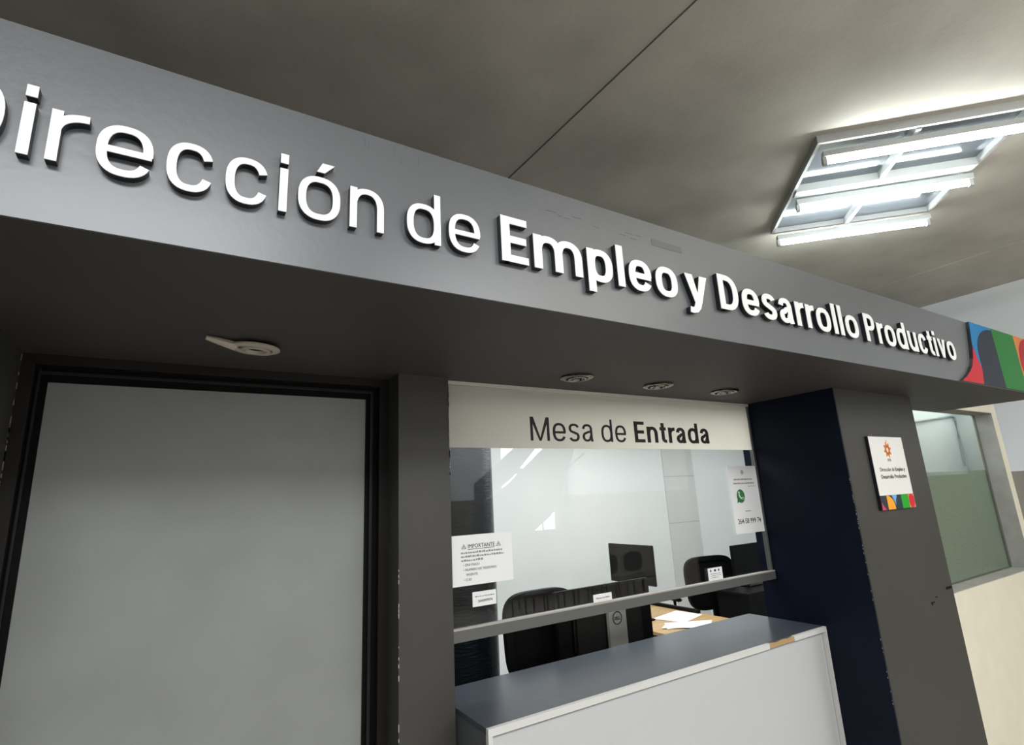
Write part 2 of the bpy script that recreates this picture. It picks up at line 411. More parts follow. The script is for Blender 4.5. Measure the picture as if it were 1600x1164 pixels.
# ------------------------------------------------------------------ raised sign on the fascia
sign = thing('raised_sign', 'raised white lettering reading Dirección de Empleo y Desarrollo Productivo on the grey fascia', 'sign', (1.7, 1.22, 2.52))
ZB, CH = 2.523, 0.145
words = [('Dirección', 0, -.434, .396), ('de', 0, .458, .676), ('Empleo', 1, .746, 1.487), ('y', 1, 1.532, 1.655),
         ('Desarrollo', 1, 1.722, 2.764), ('Productivo', 1, 2.835, 3.893)]
for wd, bo, x0, x1 in words:
    for ch, x, s in lay_word(wd, bo, x0, x1):
        L = obj('letter', letter_bm(ch, bo, x, ZB, s, CH, 1.206, 1.2248), BLACK_S, sign)
        obj('letter_face', letter_bm(ch, bo, x, ZB, s, CH, 1.2035, 1.206), WHITE_F, L)

# coloured emblem panel at the canopy's right end
emb = thing('emblem_panel', 'multicoloured panel with arches and stripes at the right end of the canopy', 'panel', (4.8, 1.22, SZ))
left = [(4.24, 2.815), (4.215, 2.72), (4.19, 2.65), (4.155, 2.565), (4.11, 2.51), (4.05, 2.468), (3.98, 2.432), (3.90, 2.4025)]
RED = mat('crimson vinyl', rgb(185, 25, 40), .5, spec=.3); BLU = mat('sky blue vinyl', rgb(0, 112, 165), .5, spec=.3); NAV = mat('navy vinyl', rgb(22, 32, 48), .5, spec=.3)
GRN = mat('green vinyl', rgb(20, 112, 38), .5, spec=.3); ORG = mat('orange vinyl', rgb(205, 120, 55), .5, spec=.3); REDD = mat('red vinyl', rgb(165, 22, 32), .5, spec=.3)
bm = bmesh.new(); prism(bm, left + [(5.519, SZ), (5.519, 2.815)], 1.209, 1.2248); obj('backing', bm, BLACK_S, emb)
def shape(name, pts, m, y=1.208, parent=emb, th=0.0012):
    bm = bmesh.new(); prism(bm, pts, y - th, y); return obj(name, bm, m, parent)
diag_t = (4.235, 2.60)
shape('blue_shape', [(4.243, 2.814), (4.62, 2.814), (4.62, 2.5), (4.236, 2.42), (4.205, 2.69)][:1] + [(4.60, 2.814), (4.60, 2.45), (4.27, 2.45), (4.197, 2.655)], BLU)
shape('red_shape', [(4.194, 2.645)] + left[3:] + [(4.24, 2.4028), (4.265, 2.50)], RED, 1.2078)
arch = [(4.225, 2.4028)] + [(4.262, 2.50)] + arc(4.60, 2.60, .335, .20, 180, 90, 14, 2.0) + [(4.615, 2.80), (4.60, 2.4028)]
shape('navy_arch', arch, NAV, 1.2074)
shape('green_stripe', [(4.60, 2.4028), (5.005, 2.4028), (5.005, 2.814), (4.60, 2.814)], GRN, 1.2070)
shape('orange_shape', [(5.005, 2.4028), (5.519, 2.4028), (5.519, 2.814), (5.005, 2.814)], ORG, 1.2066)
shape('red_disc', arc(5.27, 2.609, .248, .205, 0, 350, 35, 2), REDD, 1.2060)

# ------------------------------------------------------------------ downlights in the canopy
def downlight(x, y, m, label, tilt=0, r_=.078):
    t = thing('downlight', label, 'ceiling light', (x, y, SZ), 0, 'downlights under the canopy')
    bm = bmesh.new()
    lathe(bm, [(r_, 0), (r_ + .001, -.006), (r_ - .012, -.012), (r_ * .72, -.010), (r_ * .66, -.004), (r_ * .66, .0), (r_, 0)][:6], x, y, SZ, closed=True)
    a = obj('trim_ring', bm, m, t, True)
    bm = bmesh.new()
    lathe(bm, [(r_ * .60, -.001), (r_ * .58, -.012), (r_ * .44, -.014), (r_ * .40, -.004)], x + .004, y, SZ, closed=True)
    b = obj('inner_ring', bm, m, t, True)
    bm = bmesh.new(); lathe(bm, [(0.0001, -.003), (r_ * .64, -.003), (r_ * .64, -.0005), (0.0001, -.0005)], x, y, SZ)
    c = obj('lamp_recess', bm, GASKET, t)
    if tilt:
        for o in (a, b):
            o.matrix_parent_inverse = Matrix.Identity(4)
            for v in o.data.vertices: v.co -= Vector((x, y, SZ))
            o.rotation_euler = (0.05, tilt, 0); o.location = (0, 0, -.010)
    return t
BEIGE = mat('aged beige plastic', (0.42, 0.37, 0.30, 1), .5)
t = downlight(.187, 1.915, BEIGE, 'old beige downlight hanging loose from the soffit above the door', .04)
bm = bmesh.new(); tube(bm, [(.125, 1.893, SZ - .0175), (.08, 1.868, SZ - .014), (.04, 1.855, SZ - .009)], [.016, .012, .007], 8); obj('spring_clip', bm, BEIGE, t, True)
downlight(1.579, 1.93, CHROME, 'chrome downlight in the soffit nearest the column, leftmost of three')
downlight(2.131, 1.935, CHROME, 'chrome downlight in the soffit, middle one above the counter window')
downlight(2.665, 1.925, CHROME, 'chrome downlight in the soffit nearest the navy pillar side')

# ------------------------------------------------------------------ door
door = thing('door_1', None, None, (0.15, 2.3, 0), kind='structure')
fy = 2.275
boxes('door_frame', [(-.468, -.432, fy, 2.38, FL, SZ), (.735, .775, fy, 2.38, FL, SZ), (-.432, .735, fy, 2.38, 2.368, SZ)], BRONZE, door)
boxes('door_stile', [(-.432, -.40, fy + .035, 2.37, FL, 2.368), (.685, .735, fy + .035, 2.37, FL, 2.368), (-.40, .685, fy + .035, 2.37, 2.315, 2.368)], GASKET, door)
boxes('glazing_bead', [(-.425, -.418, fy + .022, fy + .034, FL, 2.355), (.700, .712, fy + .022, fy + .034, FL, 2.35), (-.418, .700, fy + .022, fy + .034, 2.338, 2.35)], BRONZE, door)
boxes('door_leaf', [(-.402, .687, fy + .042, 2.35, FL, 2.317)], LEAF, door)

# ------------------------------------------------------------------ reception window
win = thing('window_1', None, None, (2.14, 2.21, 1.28), kind='structure')
rail = boxes('sill_rail', [(1.008, 3.27, 2.185, 2.245, 1.283, 1.328)], mat('grey rail', (0.12, 0.12, 0.115, 1), .5, .3), win)
boxes('rail_edge', [(1.008, 3.27, 2.185, 2.20, 1.3282, 1.335)], mat('pale rail edge', (0.38, 0.35, 0.31, 1), .5), win)  # paler strip along the rail's top front edge
boxes('top_track', [(1.008, 3.27, 2.195, 2.225, 2.386, 2.4020)], mat('pale track', (0.62, 0.60, 0.55, 1), .4), win)
boxes('side_trim', [(3.252, 3.2695, 2.198, 2.222, 1.335, 2.386)], ALU, win)
boxes('pane', [(1.008, 3.252, 2.206, 2.214, 1.335, 2.386)], GLASS2, win)
boxes('frosted_band', [(1.012, 3.25, 2.2042, 2.2055, 2.093, 2.384)], film_mat('frosted silver vinyl', (0.84, 0.82, 0.76, 1), .80), win)
def band_word(wd, bo, x0, x1):
    for ch, x, s in lay_word(wd, bo, x0, x1):
        obj('letter', letter_bm(ch, bo, x, 2.131, s, .12, 2.2028, 2.2040), INK, win)
band_word('Mesa', 0, 1.480, 1.885); band_word('de', 0, 1.944, 2.125); band_word('Entrada', 1, 2.190, 2.832)

# ------------------------------------------------------------------ counter
cnt = thing('reception_counter', 'white fronted reception counter with grey top under the window', 'counter', (2.15, 2.17, 0))
CT = 1.047
boxes('countertop', [(1.028, 3.266, 1.932, 2.418, CT - .02, CT)], mat('grey laminate', (0.065, 0.076, 0.092, 1), .22, ), cnt)
boxes('front_panel', [(1.045, 3.245, 1.935, 1.95, FL, CT - .03)], mat('white laminate', (0.50, 0.51, 0.515, 1), .45), cnt)
boxes('edge_strip', [(1.028, 2.72, 1.915, 1.932, CT - .026, CT), (2.945, 3.266, 1.915, 1.932, CT - .026, CT), (1.028, 1.046, 1.915, 1.935, FL, CT - .026), (3.247, 3.266, 1.915, 1.935, FL, CT - .026)], mat('white edge banding', (0.62, 0.61, 0.59, 1), .4), cnt)
bm = bmesh.new(); prism(bm, [(2.72, CT), (2.72, CT - .02), (2.74, CT - .026), (2.945, CT - .026), (2.945, CT - .003), (2.9, CT - .006), (2.86, CT - .003), (2.8, CT - .008), (2.76, CT - .004)], 1.921, 1.932)
obj('chipped_edge', bm, mat('bare chipboard', (0.42, 0.27, 0.12, 1), .8), cnt)
boxes('inset_joint', [(1.046, 3.247, 1.928, 1.936, CT - .034, CT - .0265)], mat('joint grey', (.25, .25, .24, 1), .8), cnt)  # grey strip in the inset line below the edge banding
boxes('side_panel', [(1.030, 1.045, 1.935, 2.418, FL, CT - .02)], mat('grey side panel', (0.10, 0.105, 0.11, 1), .5), cnt)

# ------------------------------------------------------------------ notices on the glass
GY = 2.2025
def sheet(name, label, cat, x0, x1, z0, z1, rot=0):
    o = thing(name, label, cat, ((x0 + x1) / 2, GY, z0))
    boxes('paper_sheet', [(x0, x1, GY - .0008, GY, z0, z1)], PAPER, o)
    return o
def scribble(o, x0, x1, z, h, m=INKG, y=GY - .0016):
    bm = bmesh.new(); x = x0
    while x < x1:
        l = random.uniform(.004, .012); zz = h * random.uniform(.6, 1)
        box(bm, x, min(x + l, x1), y, y + .0006, z, z + zz); x += l + random.uniform(.002, .004)
    obj('fine_print', bm, m, o)
def put(o, body, x, z, h, width=None, bold=0.0, align='LEFT', m=INK, y=GY - .0018, name='lettering'):
    return obj(name, text_bm(body, x, z, h, y, width, bold, align), m, o)
p = sheet('paper_notice', 'white paper notice headed IMPORTANTE taped low on the window glass', 'notice', 1.035, 1.340, 1.498, 1.708)
put(p, 'IMPORTANTE', 1.180, 1.652, .017, .135, .0, 'C')
bm = bmesh.new(); box(bm, 1.112, 1.248, GY - .0018, GY - .001, 1.646, 1.648); obj('underline', bm, INK, p)
for cx in (1.092, 1.268):
    bm = bmesh.new(); ribbon(bm, [(cx - .010, 1.651), (cx, 1.669), (cx + .010, 1.651)], .004, .003, GY - .0018, GY - .001, True); box(bm, cx - .001, cx + .001, GY - .0018, GY - .001, 1.654, 1.662)
    obj('warning_triangle', bm, INK, p)
scribble(p, 1.078, 1.285, 1.630, .009); scribble(p, 1.078, 1.295, 1.614, .009); scribble(p, 1.078, 1.185, 1.598, .009)
for tx, z in (('• DNI FISICO', 1.578), ('• NUMERO DE TELEFONO', 1.558), ('   VIGENTE', 1.538), ('• CUD', 1.518)):
    put(p, tx.strip(), 1.10 if tx[0] == ' ' else 1.088, z, .010, None, .0)
p = sheet('paper_label', 'small white label printed 2645899974 on the glass below the IMPORTANTE notice', 'label', 1.128, 1.246, 1.408, 1.468)
scribble(p, 1.140, 1.236, 1.446, .005); put(p, '2645899974', 1.190, 1.424, .011, .072, .004, 'C')
p = sheet('contact_poster', 'tall white poster with green phone bubble and number at the glass right edge', 'poster', 2.963, 3.262, 1.573, 1.988)
GREEN = mat('message green', rgb(50, 120, 60), .5)
put(p, '264-58 999 74', 3.112, 1.632, .031, .232, .003, 'C')
scribble(p, 3.085, 3.140, 1.703, .008); scribble(p, 3.010, 3.200, 1.900, .010); scribble(p, 3.003, 3.212, 1.875, .010)
bm = bmesh.new(); ribbon(bm, arc(3.105, 1.948, .010, .012, 0, 345, 23, 2), .005, .005, GY - .0018, GY - .001, True); box(bm, 3.1, 3.11, GY - .0018, GY - .001, 1.944, 1.952); obj('crest', bm, INKG, p)
bm = bmesh.new(); prism(bm, arc(3.058, 1.800, .040, .042, 0, 350, 35, 2), GY - .0016, GY - .0009)
prism(bm, [(3.022, 1.782), (3.04, 1.766), (3.016, 1.758)], GY - .0016, GY - .0009); bub = obj('speech_bubble', bm, GREEN, p)
bm = bmesh.new(); ribbon(bm, arc(3.075, 1.818, .034, .034, 172, 278, 12, 2), .010, .010, GY - .0022, GY - .0017)
prism(bm, arc(3.043, 1.820, .009, .010, 0, 330, 11, 2), GY - .0022, GY - .0017); prism(bm, arc(3.076, 1.786, .010, .009, 0, 330, 11, 2), GY - .0022, GY - .0017)
obj('telephone_handset', bm, PAPER, bub)
scribble(p, 3.145, 3.225, 1.858, .004)
p = sheet('paper_card', 'small white card with tiny stamps standing on the rail near the right end', 'card', 2.658, 2.784, 1.3355, 1.405)
for x_ in (2.674, 2.712, 2.745):
    bm = bmesh.new(); prism(bm, arc(x_ + .008, 1.390, .010 if x_ == 2.712 else .006, .007, 0, 330, 11, 2), GY - .0016, GY - .001); obj('stamp', bm, mat('blue black ink', (.02, .03, .09, 1), .6), p)
scribble(p, 2.675, 2.765, 1.370, .004); scribble(p, 2.675, 2.770, 1.360, .004); scribble(p, 2.675, 2.75, 1.350, .004)
p = sheet('paper_strip', 'narrow cream printed strip standing on the middle of the rail', 'label', 1.795, 1.915, 1.3355, 1.372)
scribble(p, 1.812, 1.90, 1.350, .008)

# ------------------------------------------------------------------ plaque on the pillar
pq = thing('wall_plaque', 'small white plaque with orange sun emblem and coloured foot on the charcoal pillar', 'plaque', (3.75, 1.62, 1.68))
PX0, PX1, PZ0, PZ1 = 3.533, 3.962, 1.680, 2.117; PY = 1.614
boxes('plaque_board', [(PX0, PX1, PY, 1.6318, PZ0, PZ1)], BLACK_S, pq)
boxes('plaque_face', [(PX0 + .002, PX1 - .002, PY - .0012, PY, PZ0 + .084, PZ1 - .001)], mat('plaque white', (.80, .79, .76, 1), .4), pq)
def pputs(body, x, z, h, width, bold):
    obj('lettering', text_bm(body, x, z, h, PY - .0024, width, bold), INK, pq)
pputs('Dirección de', 3.600, 1.905, .023, .180, 0.0); pputs('Empleo y', 3.792, 1.905, .023, .128, .012)
pputs('Desarrollo Productivo', 3.600, 1.862, .023, .322, .012)
OR2 = mat('emblem orange', rgb(225, 130, 45), .5)
bm = bmesh.new()
for k in range(8):
    a = k * PI / 4 + .2
    for r0, s in ((.030, .012), (.044, .006)):
        prism(bm, arc(3.745 + math.cos(a) * r0 * .92, 2.035 + math.sin(a) * r0, s, s, 0, 330, 11, 1.6), PY - .0022, PY - .0013)
ribbon(bm, arc(3.745, 2.035, .018, .020, 0, 350, 20, 2), .010, .010, PY - .0022, PY - .0013, True)
ribbon(bm, [(3.745, 2.075), (3.750, 2.088), (3.744, 2.096)], .006, .006, PY - .0022, PY - .0013)
obj('sun_emblem', bm, OR2, pq)
bm = bmesh.new()
for x, l, z in ((3.722, .042, 1.975), (3.718, .050, 1.966)):
    for k in range(5): box(bm, x + k * l / 5, x + k * l / 5 + l / 7, PY - .0022, PY - .0013, z, z + .006)
obj('fine_print', bm, INKG, pq)
fz0, fz1 = PZ0 + .001, PZ0 + .083; u = (PX1 - PX0) / 6
def pshape(name, pts, m, k): shape(name, pts, m, PY - .0002 * k - .0002, pq, .0006)
pshape('navy_block', [(PX0 + .002, fz0), (PX0 + 3.1 * u, fz0), (PX0 + 3.1 * u, fz1), (PX0 + .002, fz1)], mat('plaque navy', rgb(32, 32, 58), .4), 1)
pshape('crimson_wedge', [(PX0 + .05 * u, fz0), (PX0 + .75 * u, fz0), (PX0 + .45 * u, fz0 + .018), (PX0 + .12 * u, fz0 + .045)], mat('plaque crimson', rgb(200, 60, 90), .4), 3)
pshape('orange_quarter', [(PX0 + 1.1 * u, fz0), (PX0 + 2.35 * u, fz0)] + arc(PX0 + 1.1 * u, fz0, 1.25 * u, fz1 - fz0, 5, 90, 8, 2.2), mat('plaque orange', rgb(250, 165, 20), .4), 4)
pshape('light_blue_wedge', [(PX0 + 2.0 * u, fz1), (PX0 + 2.9 * u, fz1), (PX0 + 2.55 * u, fz0 + .02)], mat('plaque light blue', rgb(110, 170, 230), .4), 3)
pshape('teal_arch', [(PX0 + 2.55 * u, fz0), (PX0 + 3.6 * u, fz0), (PX0 + 3.6 * u, fz1)] + arc(PX0 + 3.55 * u, fz0 + .03, 1.0 * u, .052, 90, 180, 8, 2.2), mat('plaque teal', rgb(0, 42, 56), .4), 6)
pshape('green_block', [(PX0 + 3.6 * u, fz0), (PX0 + 4.9 * u, fz0), (PX0 + 4.9 * u, fz1), (PX0 + 3.6 * u, fz1)], mat('plaque green', rgb(0, 160, 20), .4), 7)
pshape('pink_block', [(PX0 + 4.9 * u, fz0), (PX1 - .002, fz0), (PX1 - .002, fz1), (PX0 + 4.9 * u, fz1)], mat('plaque pink', rgb(225, 130, 110), .4), 7)
pshape('red_disc', arc(PX0 + 5.42 * u, (fz0 + fz1) / 2, .5 * u, .040, 0, 350, 24, 2.2), mat('plaque red', rgb(205, 15, 35), .4), 9)

# ------------------------------------------------------------------ right-hand wall with window
WZ0, WZ1, WX0, WX1 = .984, 2.452, 4.262, 6.847
WY, GW, XE = 1.96, 2.11, 6.968
boxes('wall_side', [(4.262, WX1, WY, 2.13, FL, WZ0), (4.262, XE, WY, 2.13, WZ1, 3.1), (WX1, XE, WY, 2.13, FL, WZ1)], CREAM, kind='structure')
w2 = thing('window_2', None, None, (5.5, GW, WZ0), kind='structure')
boxes('reveal', [(WX1 - .004, WX1 - .0005, WY + .0005, 2.12, WZ0, WZ1)], mat('grey reveal paint', (0.36, 0.36, 0.34, 1), .7, noise=.1, nscale=8), w2)
boxes('head_reveal', [(WX0, WX1 - .004, WY + .0005, 2.12, WZ1 - .004, WZ1 - .0005)], mat('brown reveal paint', (0.22, 0.185, 0.155, 1), .7), w2)
boxes('window_sill', [(WX0, WX1 - .004, WY + .0005, 2.12, WZ0 + .0005, WZ0 + .005)], mat('pale sill', (0.5, 0.5, 0.47, 1), .6, noise=.1, nscale=9), w2)
boxes('sealant_bead', [(WX1 - .014, WX1 - .0045, GW - .012, GW - .001, WZ0 + .006, WZ1 - .005), (WX0, WX1 - .014, GW - .012, GW - .001, WZ0 + .006, WZ0 + .012)], mat('old putty', (0.16, 0.16, 0.14, 1), .8), w2)
boxes('pane', [(WX0, WX1 - .005, GW, GW + .006, WZ0 + .006, WZ1 - .005)], GLASS, w2)
boxes('frosted_film', [(WX0, WX1 - .006, GW + .0065, GW + .0075, WZ0 + .006, 1.903)], film_mat('green frosted film', (0.50, 0.57, 0.45, 1), .55, .7, .10, 60), w2)
BR = mat('back room paint', (0.66, 0.70, 0.70, 1), .8, noise=.02, nscale=3)
boxes('wall_inner', [(4.7, 7.46, 2.45, 2.49, 0, 2.7), (4.7, 4.75, 2.13, 2.45, 0, 2.7), (7.46, 7.50, 2.15, 2.49, 0, 2.7), (6.94, 7.46, 2.131, 2.15, 0, 2.7), (4.7, 7.50, 2.13, 2.49, 2.7, 2.75)], BR, kind='structure')
CPTS = [(x_ * .935, 2.436, 1.85 + (z_ - 1.85) * .935) for x_, z_ in ((7.85, 1.97), (7.856, 2.105), (7.868, 2.30), (7.878, 2.50), (7.86, 2.545), (7.80, 2.553), (7.49, 2.525), (6.84, 2.459), (6.2, 2.40))]
cd = bmesh.new(); tube(cd, CPTS, .011, 8)
tag(obj('wall_conduit', cd, mat('grey conduit', (.22, .24, .24, 1), .6), smooth=True), 'thin grey conduit bent along the wall seen through the right-hand window', 'conduit')

# ------------------------------------------------------------------ fluorescent luminaire
def V2(a, b, k=1): return
LC = Vector((3.449, 1.512, 0)) * .951
U = Vector((.712, -.702, 0)).normalized(); Vv = Vector((.702, .712, 0)).normalized()
lum = thing('ceiling_luminaire', 'square white ceiling lamp with three glowing tubes, set at an angle above the canopy', 'ceiling lamp', (LC.x, LC.y, 4.0), math.atan2(U.y, U.x))
LM = Matrix((( U.x, Vv.x, 0, LC.x), (U.y, Vv.y, 0, LC.y), (0, 0, 1, 0), (0, 0, 0, 1)))
WE = mat('white enamel', (0.38, 0.39, 0.385, 1), .35)
def lbox(name, lst, m, parent=lum, bev=0):
    bm = bmesh.new()
    for b in lst: box(bm, *b, bev=bev, mtx=LM)
    return obj(name, bm, m, parent)
LU, LV = 1.19, 1.25
boxes_ = [(0, LU, 0, .02, 3.945, 4.0), (0, LU, LV - .02, LV, 3.945, 4.0), (0, .02, .02, LV - .02, 3.945, 4.0), (LU - .02, LU, .02, LV - .02, 3.945, 4.0)]
lbox('frame', boxes_, WE)
lbox('cross_beam', [(LU / 2 - .035, LU / 2 - .005, .02, LV - .02, 3.935, 3.99)], WE)
lbox('middle_bar', [(.02, LU - .02, .56, .64, 3.93, 3.99)], WE)
lbox('reflector_panel', [(.02, LU - .02, .02, LV - .02, 3.988, 3.996)], mat('glossy reflector', (0.20, 0.22, 0.25, 1), .10, .5), lum)
TUBE = mat('glowing tube', (1, 1, 1, 1), .5, emit=((0.92, 1.0, 0.98), 84.0))
for v in (.085, .68, 1.262):
    b = lbox('batten', [(.045, LU + .0, v - .022, v + .022, 3.885, 3.925)], WE)
    for uu in (.05, LU - .02):
        lbox('tube_socket', [(uu - .012, uu + .012, v - .014, v + .014, 3.835, 3.885)], WE, b)
    bm = bmesh.new(); tube(bm, [LM @ Vector((.065, v, 3.853)), LM @ Vector((LU - .035, v, 3.853))], .012, 16); obj('tube', bm, TUBE, b, True)

# ------------------------------------------------------------------ the office behind the glass
OY = 5.0
boxes('wall_office_back', [(0.7, 7.95, OY, OY + .1, 0, 2.75)], OFFW, kind='structure')
boxes('wall_office_left', [(0.7, 0.8, 2.5, OY, 0, 2.75)], OFFW, kind='structure')
boxes('wall_office_right', [(7.9, 7.95, 2.68, OY, 0, 2.75)], OFFW, kind='structure')
boxes('ceiling_office', [(0.7, 4.2, 2.25, OY + .1, 2.75, 2.80), (4.2, 7.95, 2.68, OY + .1, 2.75, 2.80)], OFFW, kind='structure')
k5 = OY / 6.0
pz = boxes('wall_pier', [(6.493 * k5, 7.183 * k5, OY - .012, OY, 0, 2.75)], mat('pier paint', (0.64, 0.65, 0.63, 1), .8, noise=.03, nscale=4), kind='structure')
boxes('trim_3', [(6.493 * k5, 7.183 * k5, OY - .0135, OY - .011, z, z + .008) for z in (2.04, 1.45)], mat('joint line', (.40, .41, .40, 1), .8), kind='structure')
# black wrapped round column
bm = bmesh.new(); lathe(bm, [(.268, 0), (.268, .5), (.270, 1.2), (.268, 2.0), (.268, 2.75)], 1.62, 3.4, 0, 48)
rc = obj('round_column', bm, mat('black plastic wrap', (0.006, 0.009, 0.012, 1), .25, spec=.15, bump=.5, bscale=14, stretch=(1, 1, 6)), smooth=True); tag(rc, 'round column wrapped in shiny black film behind the glass', 'column')
bm = bmesh.new()
pts = []
for i in range(40):
    a = 2 * PI * i / 40; pts.append((1.62 + .285 * math.cos(a), 3.4 + .285 * math.sin(a), .56 + .10 * math.cos(a - .1) + .03))
tube(bm, pts + pts[:1], .012, 8); cbl = obj('cable', bm, BLKP, smooth=True); tag(cbl, 'black cable looped around the foot of the round column', 'cable')

def office_chair(x, y, rz, label, top=1.29, wid=.52):
    t = thing('office_chair', label, 'chair', (x, y, 0), rz, 'black office chairs')
    # local: back plane at y=0, seat towards -y
    bm = bmesh.new(); zc, rz_ = top - .25, .25
    o = arc(0, zc, wid / 2 - .02, rz_ - .02, 0, 352, 44, 4.5)
    o = [((px * (0.88 + .12 * min(1, (pz_ - (zc - rz_)) / (2 * rz_)))), pz_) for px, pz_ in o]
    ribbon(bm, o, .045, .045, -.02, .02, True); fr = local('back_frame', bm, BLKP, t, False)
    bm = bmesh.new(); prism(bm, [(p[0] * .96, zc + (p[1] - zc) * .96) for p in o], -.008, .006); local('back_mesh', bm, mat('black mesh fabric', (0.003, 0.003, 0.0035, 1), .85, spec=.1, bump=.3, bscale=300), t)
    bm = bmesh.new(); box(bm, -.03, .03, .01, .05, .52, zc, bev=.008); local('back_support', bm, BLKP, t)
    bm = bmesh.new(); box(bm, -.25, .25, -.50, -.03, .44, .52, bev=.03); local('seat', bm, mat('black fabric', (0.02, 0.02, 0.021, 1), .9), t)
    for s in (-1, 1):
        bm = bmesh.new(); ax = s * (wid / 2 + .005); box(bm, ax - .032, ax + .032, -.36, -.10, .77, .80, bev=.012); tube(bm, [(ax, -.20, .78), (ax, -.18, .60), (s * .24, -.2, .47)], .015, 8)
        local('armrest', bm, BLKP, t, True)
    bm = bmesh.new(); tube(bm, [(0, -.27, .46), (0, -.27, .10)], .028, 12); local('gas_column', bm, BLKP, t, True)
    for k in range(5):
        a = 2 * PI * k / 5; bm = bmesh.new(); tube(bm, [(0, -.27, .12), (.30 * math.cos(a), -.27 + .30 * math.sin(a), .075)], [.028, .016], 8)
        lg = local('base_arm', bm, BLKP, t, True)
        bm = bmesh.new(); tube(bm, [(.30 * math.cos(a) - .012, -.27 + .30 * math.sin(a), .03), (.30 * math.cos(a) + .012, -.27 + .30 * math.sin(a), .03)], .03, 12); local('caster', bm, BLKP, lg, True)
    return t
office_chair(1.975, 2.95, 0, 'black mesh office chair between the round column and the large monitor', 1.295, .54)
office_chair(4.68, 3.86, PI - .2, 'black office chair with armrest beyond the wooden desk at the right', 1.19, .62)

# large monitor seen from behind, on a black desk
dk = thing('office_desk', 'black desk directly behind the counter carrying the large monitor', 'desk', (2.72, 2.77, 0))
boxes('desk_top', [(2.33, 3.36, 2.50, 3.06, .70, .73)], BLKP, dk)
for x in (2.34, 3.30):
    boxes('leg', [(x, x + .04, 2.52, 3.04, 0, .70)], BLKP, dk)
boxes('modesty_panel', [(2.38, 3.30, 3.0, 3.02, .15, .70)], BLKP, dk)
mo = thing('monitor', 'large black monitor seen from behind with silver stand, next to the mesh chair', 'monitor', (2.39, 2.75, .73))
boxes('screen_housing', [(1.99, 2.772, 2.80, 2.835, .875, 1.292)], BLKP, mo, bev=.006)
boxes('back_cover', [(2.10, 2.66, 2.768, 2.80, .93, 1.20)], mat('matte black plastic', (.009, .009, .008, 1), .55, spec=.2), mo, bev=.015)
nk = boxes('stand_neck', [(2.340, 2.497, 2.745, 2.767, .74, 1.19)], mat('silver plastic', (0.34, 0.33, 0.30, 1), .4, .3), mo, bev=.006)
boxes('stand_base', [(2.34, 2.56, 2.62, 2.82, .73, .745)], mat('silver plastic', (0.34, 0.33, 0.30, 1)), mo, bev=.004)
bm = bmesh.new(); ribbon(bm, arc(2.416, 1.098, .036, .036, 0, 350, 35, 2), .006, .006, 2.7425, 2.7445, True); rg = obj('logo_ring', bm, INK, nk)
obj('logo_lettering', text_bm('DELL', 2.416, 1.088, .018, 2.7425, .050, .03, 'C'), INK, nk)

# wooden desk
wd = thing('office_desk', 'light wooden desk with loose papers seen through the service gap', 'desk', (3.8, 3.7, 0))
WOOD = mat('light oak laminate', (0.42, 0.28, 0.12, 1), .4, noise=.12, nscale=2.5, stretch=(1, 8, 1))
boxes('desk_top', [(3.40, 4.20, 2.95, 4.25, .725, .75)], WOOD, wd)
boxes('edge_strip', [(4.165, 4.20, 3.62, 4.25, .7505, .78)], BLKP, wd)
for x, y in ((3.43, 3.0), (4.13, 3.0), (3.43, 4.17), (4.13, 4.17)):
    boxes('leg', [(x, x + .05, y, y + .05, 0, .725)], mat('dark metal', (.03, .03, .03, 1), .4, .5), wd)
def paper(pts, z, label):
    bm = bmesh.new(); a = [bm.verts.new((p[0], p[1], z + .0015 + (p[2] if len(p) > 2 else 0))) for p in pts]; b = [bm.verts.new((p[0], p[1], z + (p[2] if len(p) > 2 else 0))) for p in pts]
    bm.faces.new(a); bm.faces.new(b[::-1])
    for i in range(len(a)): bm.faces.new((a[i], b[i], b[(i + 1) % len(a)], a[(i + 1) % len(a)]))
    o = obj('paper_sheet', bm, mat('bright paper', (.86, .86, .87, 1), .7)); tag(o, label, 'paper', 'loose papers on the wooden desk'); return o
paper([(3.72, 3.76), (4.12, 3.84), (4.15, 3.56), (3.80, 3.46)], .752, 'flat white sheet at the back of the wooden desk')
paper([(3.52, 3.40), (3.66, 3.56), (4.03, 3.36), (3.86, 3.24)], .754, 'white sheet on the wooden desk nearest the counter')
paper([(3.50, 3.44), (3.60, 3.50), (3.82, 3.34), (3.72, 3.26)], .758, 'small folded white slip on top of the nearer sheet')
# glossy monitor standing on the wooden desk, turned to the side
m2 = thing('monitor', 'glossy black monitor turned sideways on the wooden desk', 'monitor', (3.574, 4.1, .75))
# its own frame: width runs along -y from (3.574,4.1) to (3.579,3.534)
boxes('screen_housing', [(3.574, 3.60, 3.534, 4.10, 1.059, 1.397)], BLKP, m2, bev=.004)
boxes('screen', [(3.5725, 3.574, 3.545, 4.09, 1.072, 1.388)], mat('dark glossy screen', (.002, .002, .002, 1), .06, spec=.1), m2)
boxes('stand_neck', [(3.60, 3.62, 3.78, 3.86, .76, 1.2)], BLKP, m2)
boxes('stand_base', [(3.50, 3.70, 3.70, 3.94, .7502, .765)], BLKP, m2, bev=.003)
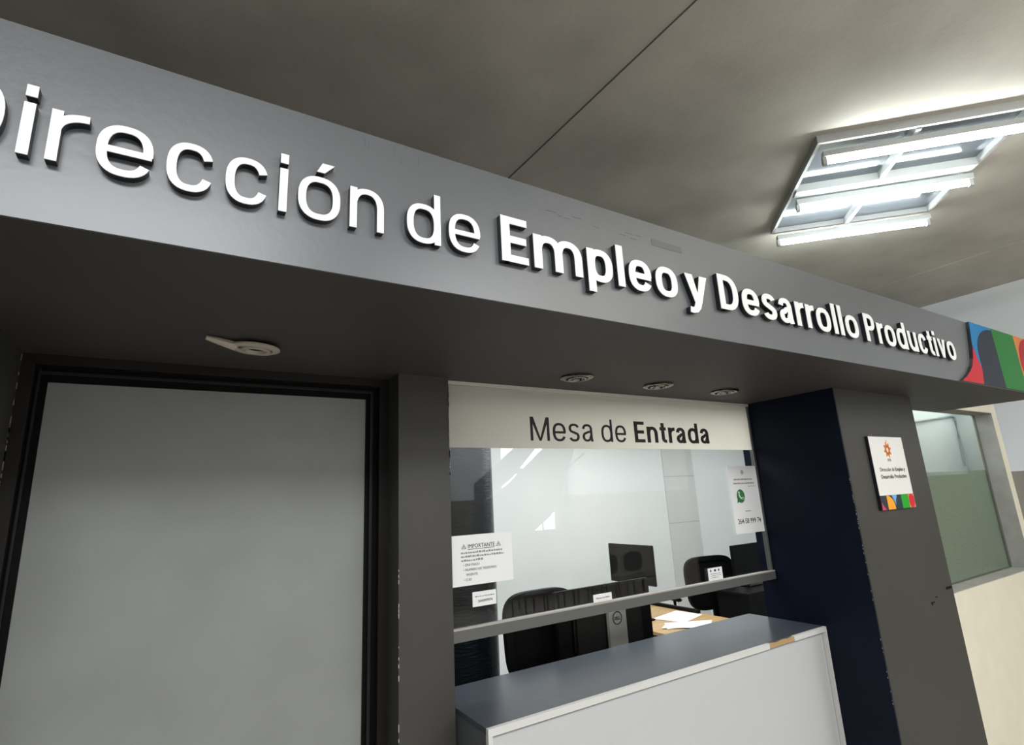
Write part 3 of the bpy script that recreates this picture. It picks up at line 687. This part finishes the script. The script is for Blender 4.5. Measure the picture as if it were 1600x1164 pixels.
# right side: monitor on a black cabinet
m3 = thing('monitor', 'black monitor at the far right beside the navy pillar side', 'monitor', (5.0, 3.6, .98))
boxes('screen_housing', [(4.74, 5.18, 3.60, 3.63, .96, 1.295)], BLKP, m3, bev=.004)
boxes('stand_neck', [(4.93, 4.99, 3.632, 3.65, .91, 1.15)], BLKP, m3)
boxes('stand_base', [(4.86, 5.06, 3.54, 3.70, .90, .912)], BLKP, m3)
cbn = thing('storage_cabinet', 'low black cabinet under the far right monitor', 'cabinet', (4.8, 3.65, 0))
boxes('cabinet_body', [(4.25, 5.3, 3.40, 3.80, 0, .90)][:0] + [(4.56, 5.35, 3.36, 3.70, 0, .88)], BLKP, cbn)
boxes('cabinet_top', [(4.54, 5.37, 3.34, 3.72, .88, .90)], BLKP, cbn)

# ------------------------------------------------------------------ hall behind the camera: stair and waiting chairs (seen mirrored in the glass)
GREYP = mat('grey metal stair', (0.30, 0.32, 0.34, 1), .5)
st = thing('staircase', 'grey steel staircase climbing past the daylight window, mirrored in the office glass', 'staircase', (6.2, -5.0, 0))
kz = 9.42 / 11.42
def sx(x): return x * kz
def szz(z): return 1.85 + (z - 1.85) * kz
def flight(name, pts, y0, y1, m=GREYP): bm = bmesh.new(); prism(bm, [(sx(a), szz(b)) for a, b in pts], y0, y1); return obj(name, bm, m, st)
flight('stringer', [(6.0, 2.25), (6.75, 2.80), (7.15, 3.10), (7.6, 3.5), (7.9, 3.5), (6.0, 2.0)][:4] + [(8.2, 3.5), (7.05, 2.38), (6.0, 1.72)], -5.05, -5.0)
flight('stringer', [(6.0, 1.62), (6.96, 2.22), (8.6, 3.5), (9.3, 3.5), (8.40, 1.60), (8.16, 1.38), (7.64, 1.06), (6.0, .2)], -5.1, -5.05)
bm = bmesh.new(); tube(bm, [(sx(6.2), -4.9, szz(1.0)), (sx(9.3), -4.9, szz(2.98))], .022, 8); obj('handrail', bm, ALU, st, True)
for a in (6.3, 7.0, 7.8, 8.6):
    bm = bmesh.new(); zt = szz(1.0 + (a - 6.2) * .639); tube(bm, [(sx(a), -4.9, zt), (sx(a), -4.9, FL)], .018, 8); obj('post', bm, ALU, st, True)
WC = mat('grey plastic seat', (0.20, 0.205, 0.20, 1), .5)
def waiting_chair(x, y, rz, label):
    t = thing('waiting_chair', label, 'chair', (x, y, 0), rz, 'waiting chairs mirrored in the glass')
    bm = bmesh.new(); o = arc(0, .66, .23, .17, 0, 352, 44, 3.0); prism(bm, o, -.02, .01); local('backrest', bm, WC, t)
    bm = bmesh.new(); box(bm, -.23, .23, 0.02, .44, .42, .455, bev=.012); local('seat', bm, WC, t)
    for sx_, sy in ((-.2, .02), (.2, .02), (-.2, .40), (.2, .40)):
        bm = bmesh.new(); tube(bm, [(sx_, sy, .42), (sx_, sy, FL)], .012, 8); local('leg', bm, ALU, t, True)
    return t
for i, x in enumerate((4.75, 5.35, 5.95, 6.55, 7.15)):
    nm = ('at the left end of the mirrored row', 'second in the mirrored row', 'in the middle of the mirrored row', 'fourth in the mirrored row', 'at the right end of the mirrored row')[i]
    waiting_chair(x, -3.15, 0, 'grey waiting chair ' + nm)
